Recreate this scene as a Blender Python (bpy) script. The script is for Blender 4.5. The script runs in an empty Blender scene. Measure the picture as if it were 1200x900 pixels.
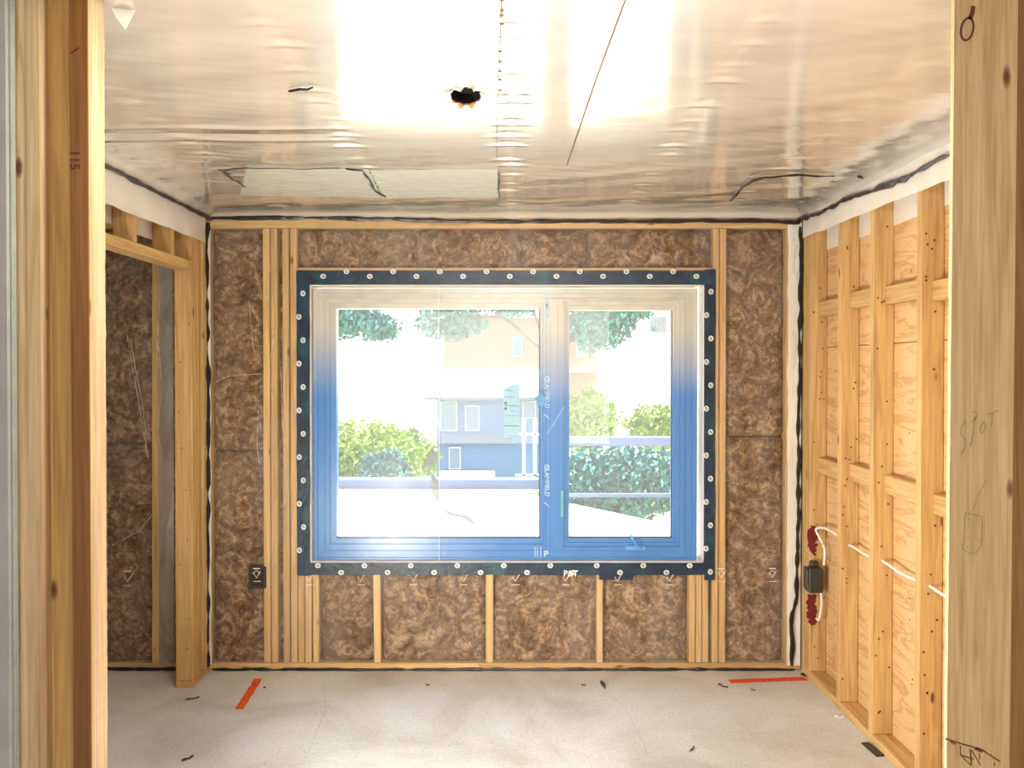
import bpy, bmesh, math, random
from mathutils import Vector, Matrix, noise
random.seed(7)
S = bpy.context.scene
COL = S.collection
PI = math.pi
# ------------------------------------------------------------------ camera
F = 960.0; CH = 1.65
cd = bpy.data.cameras.new('camera'); cam = bpy.data.objects.new('camera', cd); COL.objects.link(cam)
cam.location = (0, 0, CH); cam.rotation_euler = (PI/2 - math.radians(0.6), 0, 0)
cd.sensor_width = 36; cd.lens = 36*F/1200; cd.shift_x = 6/1200; cd.shift_y = -10/1200
cd.clip_start = .05; cd.clip_end = 300
S.camera = cam
# ------------------------------------------------------------------ view
S.view_settings.view_transform = 'Standard'; S.view_settings.look = 'None'
S.view_settings.gamma = 1; S.view_settings.use_curve_mapping = False
S.view_settings.exposure = 1.0
S.cycles.max_bounces = 10; S.cycles.diffuse_bounces = 5; S.cycles.glossy_bounces = 4
S.cycles.transparent_max_bounces = 20; S.cycles.sample_clamp_indirect = 10
S.cycles.caustics_reflective = False; S.cycles.caustics_refractive = False
# ------------------------------------------------------------------ world: hazy bright sky
W = bpy.data.worlds.new('sky'); S.world = W; W.use_nodes = True
nt = W.node_tree; bg = nt.nodes['Background']
tc = nt.nodes.new('ShaderNodeTexCoord'); sp = nt.nodes.new('ShaderNodeSeparateXYZ'); rp = nt.nodes.new('ShaderNodeValToRGB')
nt.links.new(tc.outputs['Generated'], sp.inputs[0]); nt.links.new(sp.outputs['Z'], rp.inputs[0]); nt.links.new(rp.outputs[0], bg.inputs[0])
rp.color_ramp.elements[0].color = (1.0, .97, .92, 1); rp.color_ramp.elements[0].position = 0.0
rp.color_ramp.elements[1].color = (.68, .83, 1.0, 1); rp.color_ramp.elements[1].position = .7
bg.inputs[1].default_value = 1.9
# ------------------------------------------------------------------ sun (lights the deck outside, comes from the right, high)
sl = bpy.data.lights.new('sun', 'SUN'); sun = bpy.data.objects.new('sun', sl); COL.objects.link(sun)
sl.energy = 9.5; sl.angle = .02; sl.color = (1, .95, .85)
sun.rotation_euler = Vector((.45, -.12, 1.0)).to_track_quat('Z', 'Y').to_euler(); sun.location = (8, 8, 12)
# ------------------------------------------------------------------ added fill light behind the camera, an unseen source
al = bpy.data.lights.new('hall_fill', 'AREA'); alo = bpy.data.objects.new('hall_fill', al); COL.objects.link(alo)
al.shape = 'RECTANGLE'; al.size = 2.6; al.size_y = 1.8; al.energy = 36; al.color = (1, .93, .82)
alo.location = (.1, -2.2, 1.5); alo.rotation_euler = (PI/2, 0, 0)

# added fill light above the frame, before the opening, to brighten the room
rl = bpy.data.lights.new('overhead_fill', 'AREA'); rlo = bpy.data.objects.new('overhead_fill', rl); COL.objects.link(rlo)
rl.shape = 'RECTANGLE'; rl.size = .9; rl.size_y = .10; rl.energy = 17; rl.color = (1, .93, .82)
rlo.location = (0, 1.60, 2.45); rlo.rotation_euler = (math.radians(62), 0, 0)

# added fill light below the frame, aimed up to brighten the right wall
wl = bpy.data.lights.new('low_fill', 'AREA'); wlo = bpy.data.objects.new('low_fill', wl); COL.objects.link(wlo)
wl.shape = 'RECTANGLE'; wl.size = .5; wl.size_y = .35; wl.energy = 44; wl.color = (1, .93, .80)
wlo.location = (-.95, 2.2, .4); wlo.rotation_euler = (Vector((-.95, 2.2, .4))-Vector((1.6, 3.2, 1.7))).to_track_quat('Z', 'Y').to_euler()

# ================================================================== helpers
def at(px, py, Y): return Vector(((px-594)*Y/F, Y, CH+(430-py)*Y/F))
def atz(px, py, z):
    Y = (z-CH)*F/(430-py); return Vector(((px-594)*Y/F, Y, z))
def tag(o, label=None, cat=None, group=None, kind=None):
    for k, v in (('label', label), ('category', cat), ('group', group), ('kind', kind)):
        if v: o[k] = v
    return o
def empty(name, loc, **kw):
    o = bpy.data.objects.new(name, None); COL.objects.link(o); o.location = loc; o.empty_display_size = .1
    return tag(o, **kw)
ROOTINV = {}
def build(name, bm, mat, parent=None, smooth=False, **kw):
    """link bm (world coordinates) as ONE object whose origin is its centre"""
    if smooth:
        for f in bm.faces: f.smooth = True
    vs = [v.co for v in bm.verts]
    c = Vector([(min(v[i] for v in vs)+max(v[i] for v in vs))/2 for i in range(3)])
    for v in bm.verts: v.co -= c
    me = bpy.data.meshes.new(name); bm.to_mesh(me); bm.free()
    me.materials.append(mat)
    o = bpy.data.objects.new(name, me); COL.objects.link(o); o.location = c
    if parent:
        o.parent = parent
        M = Matrix.Identity(4); p = parent
        while p: M = Matrix.Translation(p.location) @ M; p = p.parent
        # every parent was placed in world coordinates the same way
        o.matrix_parent_inverse = Matrix.Translation(-world_loc(parent))
    return tag(o, **kw)
def world_loc(o):
    if o.parent is None: return o.location.copy()
    return world_loc(o.parent) + o.matrix_parent_inverse.translation + o.location
def nb(): return bmesh.new()
def box(bm, x0, x1, y0, y1, z0, z1, bev=0.0):
    if x0 > x1: x0, x1 = x1, x0
    if y0 > y1: y0, y1 = y1, y0
    if z0 > z1: z0, z1 = z1, z0
    r = bmesh.ops.create_cube(bm, size=1, matrix=Matrix.Translation(((x0+x1)/2, (y0+y1)/2, (z0+z1)/2)) @ Matrix.Diagonal((x1-x0, y1-y0, z1-z0, 1)))
    if bev:
        es = set(e for v in r['verts'] for e in v.link_edges)
        bmesh.ops.bevel(bm, geom=list(es), offset=bev, segments=1, affect='EDGES')
    return bm
def bx(*a, bev=0.0): return box(nb(), *a, bev=bev)
def grid(nu, nv, f):
    """surface from f(u,v)->co"""
    bm = nb(); V = [[bm.verts.new(f(i/nu, j/nv)) for i in range(nu+1)] for j in range(nv+1)]
    for j in range(nv):
        for i in range(nu):
            bm.faces.new((V[j][i], V[j][i+1], V[j+1][i+1], V[j+1][i]))
    return bm
def tube(pts, r, seg=6, jit=0.0, bm=None, flat=None):
    bm = bm or nb(); pts = [Vector(p) for p in pts]; rings = []
    for i, p in enumerate(pts):
        t = (pts[min(i+1, len(pts)-1)] - pts[max(i-1, 0)]).normalized()
        a = Vector((0, 0, 1)) if abs(t.z) < .9 else Vector((0, 1, 0))
        n = t.cross(a).normalized(); b = t.cross(n)
        rr = r*max(.35, 1+jit*1.7*noise.noise(p*14+Vector((3, 5, 7))))
        rings.append([bm.verts.new(p + (n*math.cos(2*PI*k/seg)+b*math.sin(2*PI*k/seg))*rr) for k in range(seg)])
    for i in range(len(rings)-1):
        for k in range(seg):
            bm.faces.new((rings[i][k], rings[i][(k+1) % seg], rings[i+1][(k+1) % seg], rings[i+1][k]))
    bm.faces.new(rings[0]); bm.faces.new(rings[-1][::-1])
    return bm
def resample(pts, step):
    out = []; pts = [Vector(p) for p in pts]
    for a, b in zip(pts, pts[1:]):
        n = max(1, int((b-a).length/step))
        for k in range(n): out.append(a.lerp(b, k/n))
    out.append(pts[-1]); return out
def bead(pts, r, wob=.004, step=.03, jit=.45, bm=None):
    """wobbly bead of sealant"""
    P = resample(pts, step); s = random.uniform(0, 99)
    Q = [p + Vector((noise.noise(p*9+Vector((s, 0, 0))), noise.noise(p*9+Vector((0, s, 0))), noise.noise(p*9+Vector((0, 0, s)))))*wob for p in P]
    return tube(Q, r, 6, jit, bm)
def smooth_path(pts, n=8):
    pts = [Vector(p) for p in pts]; out = []
    for i in range(len(pts)-1):
        p0 = pts[max(i-1, 0)]; p1 = pts[i]; p2 = pts[i+1]; p3 = pts[min(i+2, len(pts)-1)]
        for k in range(n):
            t = k/n
            out.append(.5*((2*p1)+(p2-p0)*t+(2*p0-5*p1+4*p2-p3)*t*t+(3*p1-p0-3*p2+p3)*t**3))
    out.append(pts[-1]); return out
def ribbon(bm, pts, w, nrm, h=.0008):
    """flat stroke of width w on a plane with normal nrm, h thick (proud)"""
    pts = [Vector(p) for p in pts]; nrm = Vector(nrm).normalized(); L = []
    for i, p in enumerate(pts):
        t = (pts[min(i+1, len(pts)-1)]-pts[max(i-1, 0)]).normalized(); s = t.cross(nrm)*w/2
        L.append([bm.verts.new(p+s), bm.verts.new(p-s), bm.verts.new(p-s+nrm*h), bm.verts.new(p+s+nrm*h)])
    for a, b in zip(L, L[1:]):
        for k in range(4): bm.faces.new((a[k], a[(k+1) % 4], b[(k+1) % 4], b[k]))
    bm.faces.new(L[0]); bm.faces.new(L[-1][::-1])
    return bm
def text_bm(s, size, M, extrude=.0006, bm=None, bold=0.0):
    cu = bpy.data.curves.new('t', 'FONT'); cu.body = s; cu.size = size; cu.extrude = extrude; cu.align_x = 'CENTER'; cu.align_y = 'CENTER'; cu.resolution_u = 3; cu.offset = bold
    ob = bpy.data.objects.new('t', cu); COL.objects.link(ob)
    me = bpy.data.meshes.new_from_object(ob.evaluated_get(bpy.context.evaluated_depsgraph_get()))
    bm = bm or nb(); t = nb(); t.from_mesh(me); t.transform(M); m2 = bpy.data.meshes.new('x'); t.to_mesh(m2); t.free(); bm.from_mesh(m2)
    bpy.data.objects.remove(ob); bpy.data.curves.remove(cu); bpy.data.meshes.remove(me); bpy.data.meshes.remove(m2)
    return bm
def rings(bm, c, rx, rz, w, h=.0008, seg=14):
    """flat oval ring facing -Y"""
    pts = [Vector((c[0]+rx*math.cos(2*PI*k/seg), c[1], c[2]+rz*math.sin(2*PI*k/seg))) for k in range(seg+1)]
    return ribbon(bm, pts, w, (0, -1, 0), h)

# ================================================================== materials
def mat(name):
    m = bpy.data.materials.new(name); m.use_nodes = True
    n = m.node_tree.nodes; l = m.node_tree.links; b = n['Principled BSDF']; b.inputs['Roughness'].default_value = .7
    return m, n, l, b
def ramp(n, cols):
    r = n.new('ShaderNodeValToRGB'); e = r.color_ramp.elements
    e[0].position, e[0].color = cols[0][0], (*cols[0][1], 1); e[1].position, e[1].color = cols[-1][0], (*cols[-1][1], 1)
    for p, c in cols[1:-1]: k = e.new(p); k.color = (*c, 1)
    return r
def coords(n, l, scale, rnd=True):
    tc = n.new('ShaderNodeTexCoord'); mp = n.new('ShaderNodeMapping'); mp.inputs['Scale'].default_value = scale
    l.new(tc.outputs['Object'], mp.inputs[0])
    if not rnd: return mp.outputs[0]
    oi = n.new('ShaderNodeObjectInfo'); ml = n.new('ShaderNodeMath'); ml.operation = 'MULTIPLY'; ml.inputs[1].default_value = 37
    l.new(oi.outputs['Random'], ml.inputs[0]); ad = n.new('ShaderNodeVectorMath'); ad.operation = 'ADD'
    l.new(mp.outputs[0], ad.inputs[0]); l.new(ml.outputs[0], ad.inputs[1]); return ad.outputs[0]
def noi(n, l, vec, sc, det=4, dist=0, rough=.5):
    x = n.new('ShaderNodeTexNoise'); x.inputs['Scale'].default_value = sc; x.inputs['Detail'].default_value = det
    x.inputs['Distortion'].default_value = dist; x.inputs['Roughness'].default_value = rough; l.new(vec, x.inputs['Vector']); return x
def mixc(n, l, fac, a, b, mode='MIX'):
    m = n.new('ShaderNodeMix'); m.data_type = 'RGBA'; m.blend_type = mode
    for s, v in ((0, fac), (6, a), (7, b)):
        if hasattr(v, 'links') or hasattr(v, 'is_output'): l.new(v, m.inputs[s])
        else: m.inputs[s].default_value = v if s == 0 else (*v, 1)
    return m.outputs[2]
def bump(n, l, b, h, st, d=.01):
    k = n.new('ShaderNodeBump'); k.inputs['Strength'].default_value = st; k.inputs['Distance'].default_value = d
    l.new(h, k.inputs['Height']); l.new(k.outputs[0], b.inputs['Normal']); return k
def plain(name, c, rough=.7, metal=0, var=.12, nsc=30, bst=.15):
    m, n, l, b = mat(name); v = coords(n, l, (1, 1, 1)); x = noi(n, l, v, nsc, 4)
    r = ramp(n, [(.3, tuple(q*(1-var) for q in c)), (.7, tuple(min(1, q*(1+var)) for q in c))])
    l.new(x.outputs[0], r.inputs[0]); l.new(r.outputs[0], b.inputs['Base Color'])
    b.inputs['Roughness'].default_value = rough; b.inputs['Metallic'].default_value = metal
    if bst: bump(n, l, b, x.outputs[0], bst, .003)
    return m
def wood(name, axis, c=(.63, .42, .215), knots=1):
    m, n, l, b = mat(name)
    s = [16, 16, 16]; s[axis] = .9
    v = coords(n, l, s); g = noi(n, l, v, 1.6, 6, 1.2, .6)
    d = tuple(q*k for q, k in zip(c, (.72, .64, .55))); li = tuple(min(1, q*k) for q, k in zip(c, (1.13, 1.16, 1.25)))
    r = ramp(n, [(.28, d), (.5, c), (.72, li)]); l.new(g.outputs[0], r.inputs[0])
    f2 = [90, 90, 90]; f2[axis] = 3
    g2 = noi(n, l, coords(n, l, f2), 1.5, 3); r2 = ramp(n, [(.35, (.86, .84, .8)), (.65, (1.06, 1.06, 1.06))]); l.new(g2.outputs[0], r2.inputs[0])
    c1 = mixc(n, l, 1.0, r.outputs[0], r2.outputs[0], 'MULTIPLY')
    # board to board tint
    oi = n.new('ShaderNodeObjectInfo'); r3 = ramp(n, [(0, (.88, .85, .8)), (1, (1.1, 1.1, 1.1))]); l.new(oi.outputs['Random'], r3.inputs[0])
    c1 = mixc(n, l, 1.0, c1, r3.outputs[0], 'MULTIPLY')
    # knots
    ks = [11, 11, 11]; ks[axis] = 4.2
    vo = n.new('ShaderNodeTexVoronoi'); vo.inputs['Scale'].default_value = 1; l.new(coords(n, l, ks), vo.inputs['Vector'])
    gt = n.new('ShaderNodeMath'); gt.operation = 'GREATER_THAN'; gt.inputs[1].default_value = .38; sp = n.new('ShaderNodeSeparateColor'); l.new(vo.outputs['Color'], sp.inputs[0]); l.new(sp.outputs[0], gt.inputs[0])
    kr = ramp(n, [(.05, (1, 1, 1)), (.075, (.75, .75, .75)), (.12, (0, 0, 0))]); l.new(vo.outputs['Distance'], kr.inputs[0])
    mu = n.new('ShaderNodeMath'); mu.operation = 'MULTIPLY'; l.new(kr.outputs[0], mu.inputs[0]); l.new(gt.outputs[0], mu.inputs[1])
    c2 = mixc(n, l, mu.outputs[0], c1, (.16, .055, .022))
    l.new(c2, b.inputs['Base Color']); b.inputs['Roughness'].default_value = .62
    bump(n, l, b, g2.outputs[0], .25, .002)
    return m
WC = (.57, .37, .155)
WX, WY, WZ = wood('pine_x', 0, WC), wood('pine_y', 1, WC), wood('pine_z', 2, WC)
WPALE = wood('pine_pale', 2, (.62, .49, .31)); WRED = wood('pine_shaded_face', 2, (.24, .11, .033)); WDRK = wood('pine_in_shade', 2, (.30, .19, .08))  # the reddish and the darkest pine carry shade in their colour

def mk_ply():
    m, n, l, b = mat('plywood'); v = coords(n, l, (1, 1.3, 9)); w = noi(n, l, v, 1.1, 5, 1.6, .55)
    wv = n.new('ShaderNodeMath'); wv.operation = 'MULTIPLY'; wv.inputs[1].default_value = 26; l.new(w.outputs[0], wv.inputs[0])
    sn = n.new('ShaderNodeMath'); sn.operation = 'SINE'; l.new(wv.outputs[0], sn.inputs[0])
    r = ramp(n, [(0, (.66, .42, .20)), (.7, (.63, .39, .18)), (1, (.52, .29, .12))]); l.new(sn.outputs[0], r.inputs[0])
    r.color_ramp.elements[0].position = .1
    l.new(r.outputs[0], b.inputs['Base Color']); b.inputs['Roughness'].default_value = .6; bump(n, l, b, w.outputs[0], .2, .004)
    return m
PLY = mk_ply()
def mk_ins(name, lo, mid, hi):
    m, n, l, b = mat(name); v = coords(n, l, (1, 1, 1))
    a = noi(n, l, v, 8.5, 7, 2.2, .62); a2 = noi(n, l, v, 28, 6, 1.6, .65)
    ad = n.new('ShaderNodeMath'); ad.operation = 'MULTIPLY_ADD'; ad.inputs[1].default_value = .47; l.new(a2.outputs[0], ad.inputs[0])
    s2 = n.new('ShaderNodeMath'); s2.operation = 'MULTIPLY'; s2.inputs[1].default_value = .58; l.new(a.outputs[0], s2.inputs[0]); l.new(s2.outputs[0], ad.inputs[2])
    r = ramp(n, [(.42, lo), (.53, mid), (.66, hi)]); l.new(ad.outputs[0], r.inputs[0])
    l.new(r.outputs[0], b.inputs['Base Color']); b.inputs['Roughness'].default_value = .95
    bump(n, l, b, ad.outputs[0], .9, .03)
    return m
INS = mk_ins('mineral_wool', (.070, .030, .011), (.205, .112, .050), (.50, .345, .20))
INSC = mk_ins('mineral_wool_ceiling', (.34, .24, .17), (.48, .37, .28), (.60, .50, .41))

def film(name, tr, col=(.9, .88, .84), rough=.12, ior=1.5, bst=.25, bsc=(3, 3, 3), transl=.5, bd=.01, gl=1.0, var=0):
    """plastic sheeting: partly clear, partly milky, glossy skin"""
    m = bpy.data.materials.new(name); m.use_nodes = True; n = m.node_tree.nodes; l = m.node_tree.links
    n.remove(n['Principled BSDF']); out = n['Material Output']
    v = coords(n, l, bsc); x = noi(n, l, v, 1.5, 5, 1.2, .55)
    bp = n.new('ShaderNodeBump'); bp.inputs['Strength'].default_value = bst; bp.inputs['Distance'].default_value = bd; l.new(x.outputs[0], bp.inputs['Height'])
    di = n.new('ShaderNodeBsdfDiffuse'); di.inputs[0].default_value = (*col, 1); l.new(bp.outputs[0], di.inputs['Normal'])
    tl = n.new('ShaderNodeBsdfTranslucent'); tl.inputs[0].default_value = (*col, 1)
    m1 = n.new('ShaderNodeMixShader'); m1.inputs[0].default_value = transl; l.new(di.outputs[0], m1.inputs[1]); l.new(tl.outputs[0], m1.inputs[2])
    tp = n.new('ShaderNodeBsdfTransparent'); m2 = n.new('ShaderNodeMixShader'); m2.inputs[0].default_value = tr
    if var:
        rr = n.new('ShaderNodeMapRange'); rr.inputs[1].default_value = .35; rr.inputs[2].default_value = .65; rr.inputs[3].default_value = tr-var; rr.inputs[4].default_value = tr+var
        l.new(noi(n, l, v, .7, 3, 1).outputs[0], rr.inputs[0]); l.new(rr.outputs[0], m2.inputs[0])
    l.new(m1.outputs[0], m2.inputs[1]); l.new(tp.outputs[0], m2.inputs[2])
    gs = n.new('ShaderNodeBsdfGlossy'); gs.inputs['Roughness'].default_value = rough; l.new(bp.outputs[0], gs.inputs['Normal'])
    fr = n.new('ShaderNodeLayerWeight'); fr.inputs[0].default_value = .5; l.new(bp.outputs[0], fr.inputs['Normal'])   # same from both sides
    pw_ = n.new('ShaderNodeMath'); pw_.operation = 'POWER'; pw_.inputs[1].default_value = 5; l.new(fr.outputs['Facing'], pw_.inputs[0])
    f0 = ((ior-1)/(ior+1))**2
    k = n.new('ShaderNodeMath'); k.operation = 'MULTIPLY_ADD'; k.inputs[1].default_value = gl*(1-f0); k.inputs[2].default_value = gl*f0; k.use_clamp = True; l.new(pw_.outputs[0], k.inputs[0])
    m3 = n.new('ShaderNodeMixShader'); l.new(k.outputs[0], m3.inputs[0]); l.new(m2.outputs[0], m3.inputs[1]); l.new(gs.outputs[0], m3.inputs[2])
    l.new(m3.outputs[0], out.inputs[0]); return m
POLYC = film('poly_ceiling', .36, (.93, .87, .78), .13, 1.6, .15, (1.5, 3, 3), .10, .004, 2.0, .08)
POLYW = film('poly_wall', .92, (.9, .85, .78), .27, 1.45, .5, (9, 9, 2.5), .3, .012, .45, .06)
POLYM = film('poly_milky', .14, (.93, .90, .85), .35, 1.4, .4, (5, 5, 3), .2, .01, .8, .06)
POLYG = film('poly_window', .95, (.85, .92, 1.0), .3, 1.4, .15, (4, 4, 1.5), .5, .01, .8)
GLASS = film('window_glass', .97, (.9, .95, 1), .01, 1.5, 0, (1, 1, 1), .5)
RIBF = film('smoky_film', .05, (.13, .14, .13), .4, 1.4, .3, (5, 5, 5), .15, .01, .5)
BLACK = plain('acoustic_sealant', (.012, .010, .010), .35, bst=.4)
PVC = plain('box_plastic', (.035, .032, .022), .45)
CABLE = plain('cable_sheath', (.85, .83, .78), .5, var=.04)
WHITE = plain('print_white', (.78, .80, .78), .6, var=.03, bst=0)
PALE = plain('print_pale_blue', (.42, .66, .85), .6, var=.03, bst=0)
PRINTG = plain('print_on_film', (.75, .68, .58), .6, var=.05, bst=0)
ORANGE = plain('orange_paint', (.75, .085, .012), .8, var=.3, nsc=60)
REDP = plain('red_paint', (.13, .006, .005), .7, var=.3, nsc=60)
PENCIL = plain('green_pencil', (.34, .33, .17), .8, var=.15, bst=0)
PENDK = plain('brown_marker', (.16, .08, .035), .8, bst=0)
KNOT = plain('knot_dark', (.11, .025, .015), .6); KNOTI = plain('knot_heart', (.42, .27, .12), .6)
DEBR = plain('debris', (.10, .055, .03), .9, var=.4)
METAL = plain('galvanised', (.45, .45, .43), .35, .9)
COPPER = plain('wire_nut', (.8, .28, .1), .5)
DRYW = plain('drywall', (.42, .46, .47), .8, var=.08, nsc=12)
DARK = plain('dark_gap', (.03, .02, .012), .9)
def mk_tape():
    m, n, l, b = mat('membrane_tape'); v = coords(n, l, (1, 1, 1)); x = noi(n, l, v, 7, 4, 1)
    r = ramp(n, [(.3, (.004, .010, .028)), (.55, (.006, .030, .060)), (.75, (.008, .07, .085))]); l.new(x.outputs[0], r.inputs[0])
    l.new(r.outputs[0], b.inputs['Base Color']); b.inputs['Roughness'].default_value = .42
    bump(n, l, b, noi(n, l, v, 22, 4, 1).outputs[0], .5, .006); return m
TAPE = mk_tape()
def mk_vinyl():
    # window vinyl, blue lower down and fading to cream towards the head
    m, n, l, b = mat('vinyl_blue_to_cream'); ge = n.new('ShaderNodeNewGeometry'); sp = n.new('ShaderNodeSeparateXYZ'); l.new(ge.outputs['Position'], sp.inputs[0])
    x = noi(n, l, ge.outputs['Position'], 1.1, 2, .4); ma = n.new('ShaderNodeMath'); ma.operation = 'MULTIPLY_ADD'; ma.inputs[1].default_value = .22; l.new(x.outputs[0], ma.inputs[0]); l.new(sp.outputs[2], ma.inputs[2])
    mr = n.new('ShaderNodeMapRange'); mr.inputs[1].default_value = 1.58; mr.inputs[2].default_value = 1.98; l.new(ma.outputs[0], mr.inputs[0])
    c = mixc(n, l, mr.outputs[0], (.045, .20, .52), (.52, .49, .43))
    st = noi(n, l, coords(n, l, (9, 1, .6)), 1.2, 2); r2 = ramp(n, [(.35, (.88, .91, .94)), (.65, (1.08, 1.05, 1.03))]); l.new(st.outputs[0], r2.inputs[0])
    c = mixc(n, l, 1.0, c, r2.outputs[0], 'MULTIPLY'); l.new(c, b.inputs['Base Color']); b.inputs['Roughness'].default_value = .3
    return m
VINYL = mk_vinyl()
VINB = plain('blue_film', (.10, .33, .66), .3, var=.1)
def mk_floor():
    m, n, l, b = mat('subfloor'); tc = n.new('ShaderNodeTexCoord'); v = tc.outputs['Object']
    a = noi(n, l, v, 1.6, 8, .6, .6); r = ramp(n, [(.32, (.50, .48, .44)), (.5, (.65, .65, .63)), (.68, (.74, .76, .77))]); l.new(a.outputs[0], r.inputs[0])
    f = noi(n, l, v, 70, 3); r2 = ramp(n, [(.3, (.86, .86, .86)), (.6, (1.04, 1.04, 1.04))]); l.new(f.outputs[0], r2.inputs[0])
    c = mixc(n, l, 1.0, r.outputs[0], r2.outputs[0], 'MULTIPLY')
    # scuff scratches
    mp = n.new('ShaderNodeMapping'); mp.inputs['Scale'].default_value = (10, 34, 1); mp.inputs['Rotation'].default_value = (0, 0, .5); l.new(v, mp.inputs[0])
    g = noi(n, l, mp.outputs[0], 2.2, 3, .5); r3 = ramp(n, [(.70, (0, 0, 0)), (.76, (1, 1, 1))]); l.new(g.outputs[0], r3.inputs[0])
    c = mixc(n, l, r3.outputs[0], c, (.40, .33, .26))
    l.new(c, b.inputs['Base Color']); b.inputs['Roughness'].default_value = .55; bump(n, l, b, f.outputs[0], .25, .003); return m
FLOOR = mk_floor()
SHEATH = plain('sheathing', (.16, .10, .05), .9)
DECKM = plain('deck_stone', (.80, .74, .62), .7, var=.04, nsc=2, bst=0)
RAILM = plain('rail_paint', (.07, .10, .20), .5)
HOUSEB = plain('blue_siding', (.05, .15, .36), .7, var=.06)
HOUSEW = plain('pale_trim', (.75, .72, .70), .7); SALM = plain('salmon_stucco', (.34, .15, .115), .8, var=.05)
HROOF = plain('grey_roof', (.06, .11, .23), .8); HGL = plain('house_window', (.10, .18, .30), .2, bst=0)
LEAFA = plain('leaf_yellow_green', (.22, .33, .04), .6, var=.3); LEAFB = plain('leaf_blue_green', (.045, .19, .18), .6, var=.3)
GRND = plain('lawn', (.30, .36, .18), .9, var=.2, nsc=2)
BARK = plain('bark', (.14, .09, .06), .9)

CZ = 2.49      # ceiling sheet height
YB = 4.44      # back wall plane
# ================================================================== floor
floor = build('floor', bx(-2.95, 1.75, -2.5, 4.62, -.03, 0), FLOOR, kind='structure')
def floor_px(px, py, z=0): 
    Y = (z-CH)*F/(430-py); return Vector(((px-594)*Y/F, Y, z))
bm = nb(); a, b_ = floor_px(302, 797), floor_px(279, 833)
P = [a.lerp(b_, k/9)+Vector((random.uniform(-.003, .003), 0, .0004)) for k in range(10)]
ribbon(bm, P, .042, (0, 0, 1), .0006)
build('paint_mark', bm, ORANGE, floor, label='slanted orange spray paint stroke near the left end of the window wall')
bm = nb(); a, b_ = floor_px(856, 800), floor_px(946, 797)
ribbon(bm, [a.lerp(b_, k/9)+Vector((0, random.uniform(-.003, .003), .0004)) for k in range(10)], .05, (0, 0, 1), .0006)
build('paint_mark', bm, ORANGE, floor, label='straight orange spray paint line running into the right corner')
bm = nb(); r = bmesh.ops.create_circle(bm, cap_ends=True, segments=14, radius=.035, matrix=Matrix.Translation(floor_px(950, 792)+Vector((-.01, 0, .0012))))
for v in bm.verts: v.co.x += random.uniform(-.008, .008); v.co.y += random.uniform(-.008, .008)
build('paint_mark', bm, REDP, floor, label='red paint blotch at the foot of the right wall')
CRK = plain('crack_shade', (.33, .29, .25), .9)
for pts in ([(378, 797), (381, 832), (371, 858), (360, 886)], [(712, 812), (735, 834), (752, 868), (765, 897)], [(850, 830), (880, 860), (905, 893)]):
    build('crack', tube([floor_px(*p)+Vector((0, 0, -.0003)) for p in pts], .0008, 5, .5), CRK, floor)

# ================================================================== back wall (window wall)
def X(px, Y=YB): return (px-594)*Y/F
def Z(py, Y=YB): return CH+(430-py)*Y/F
wxa, wxb, wza, wzb = X(363), X(825), Z(660), Z(334)     # rough opening
bm = nb(); y0, y1 = 4.585, 4.61
box(bm, -2.95, wxa, y0, y1, 0, 2.66); box(bm, wxb, 1.75, y0, y1, 0, 2.66); box(bm, wxa, wxb, y0, y1, 0, wza); box(bm, wxa, wxb, y0, y1, wzb, 2.66)
wallb = build('wall_back', bm, SHEATH, kind='structure')
def stud_b(p0, p1, q0=None, q1=None, m=WZ, dy=0, lean=0, name='stud', **k):
    z0 = .04 if q1 is None else Z(q1); z1 = 2.40 if q0 is None else Z(q0)
    bm = bx(X(p0)+.0008, X(p1)-.0008, YB+dy, YB+.139, z0, z1, bev=.0025)
    for v in bm.verts:
        if v.co.z > (z0+z1)/2: v.co.x += lean
        if v.co.y < YB+.05+dy: v.co.y += random.uniform(-.001, .001)
    return build(name, bm, m, wallb, **k)
sill_py = 676; bot = None
for p0, p1, ln in ((308, 316.3, 0), (317, 325, .002), (331, 339, -.001), (340, 348, .002)): stud_b(p0, p1, lean=ln)
for p0, p1 in ((348.5, 356), (356.6, 364.5), (366, 373), (437.5, 446), (569, 578), (699.5, 707), (808, 815.5), (816, 823), (823.6, 831)):
    stud_b(p0, p1, q0=664, lean=random.uniform(-.006, .006) if p1-p0 > 6 and 370 < p0 < 720 else 0)
for p0, p1 in ((835, 842.5), (843.3, 851)): stud_b(p0, p1)
stud_b(176, 185, lean=.012); stud_b(60, 68); stud_b(238, 246.5, dy=.002); stud_b(921, 929, dy=.002); stud_b(929.6, 938)
build('header', bx(X(348.6), X(834.6), YB, YB+.139, Z(321.5), Z(314), bev=.002), WX, wallb, label='thin board along the top of the window opening')
build('sill_plate', bx(X(348.6), X(834.6), YB+.004, YB+.139, Z(672), Z(664), bev=.002), WX, wallb)
build('top_plate', bx(-2.95, 1.60, YB, YB+.139, 2.402, 2.485, bev=.003), WX, wallb)
for a, b_ in ((-2.9, -1.72), (-1.70, -.15), (-.148, 1.60)):
    build('bottom_plate', bx(a, b_, YB, YB+.139, .004, .038, bev=.003), WX, wallb)
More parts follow.
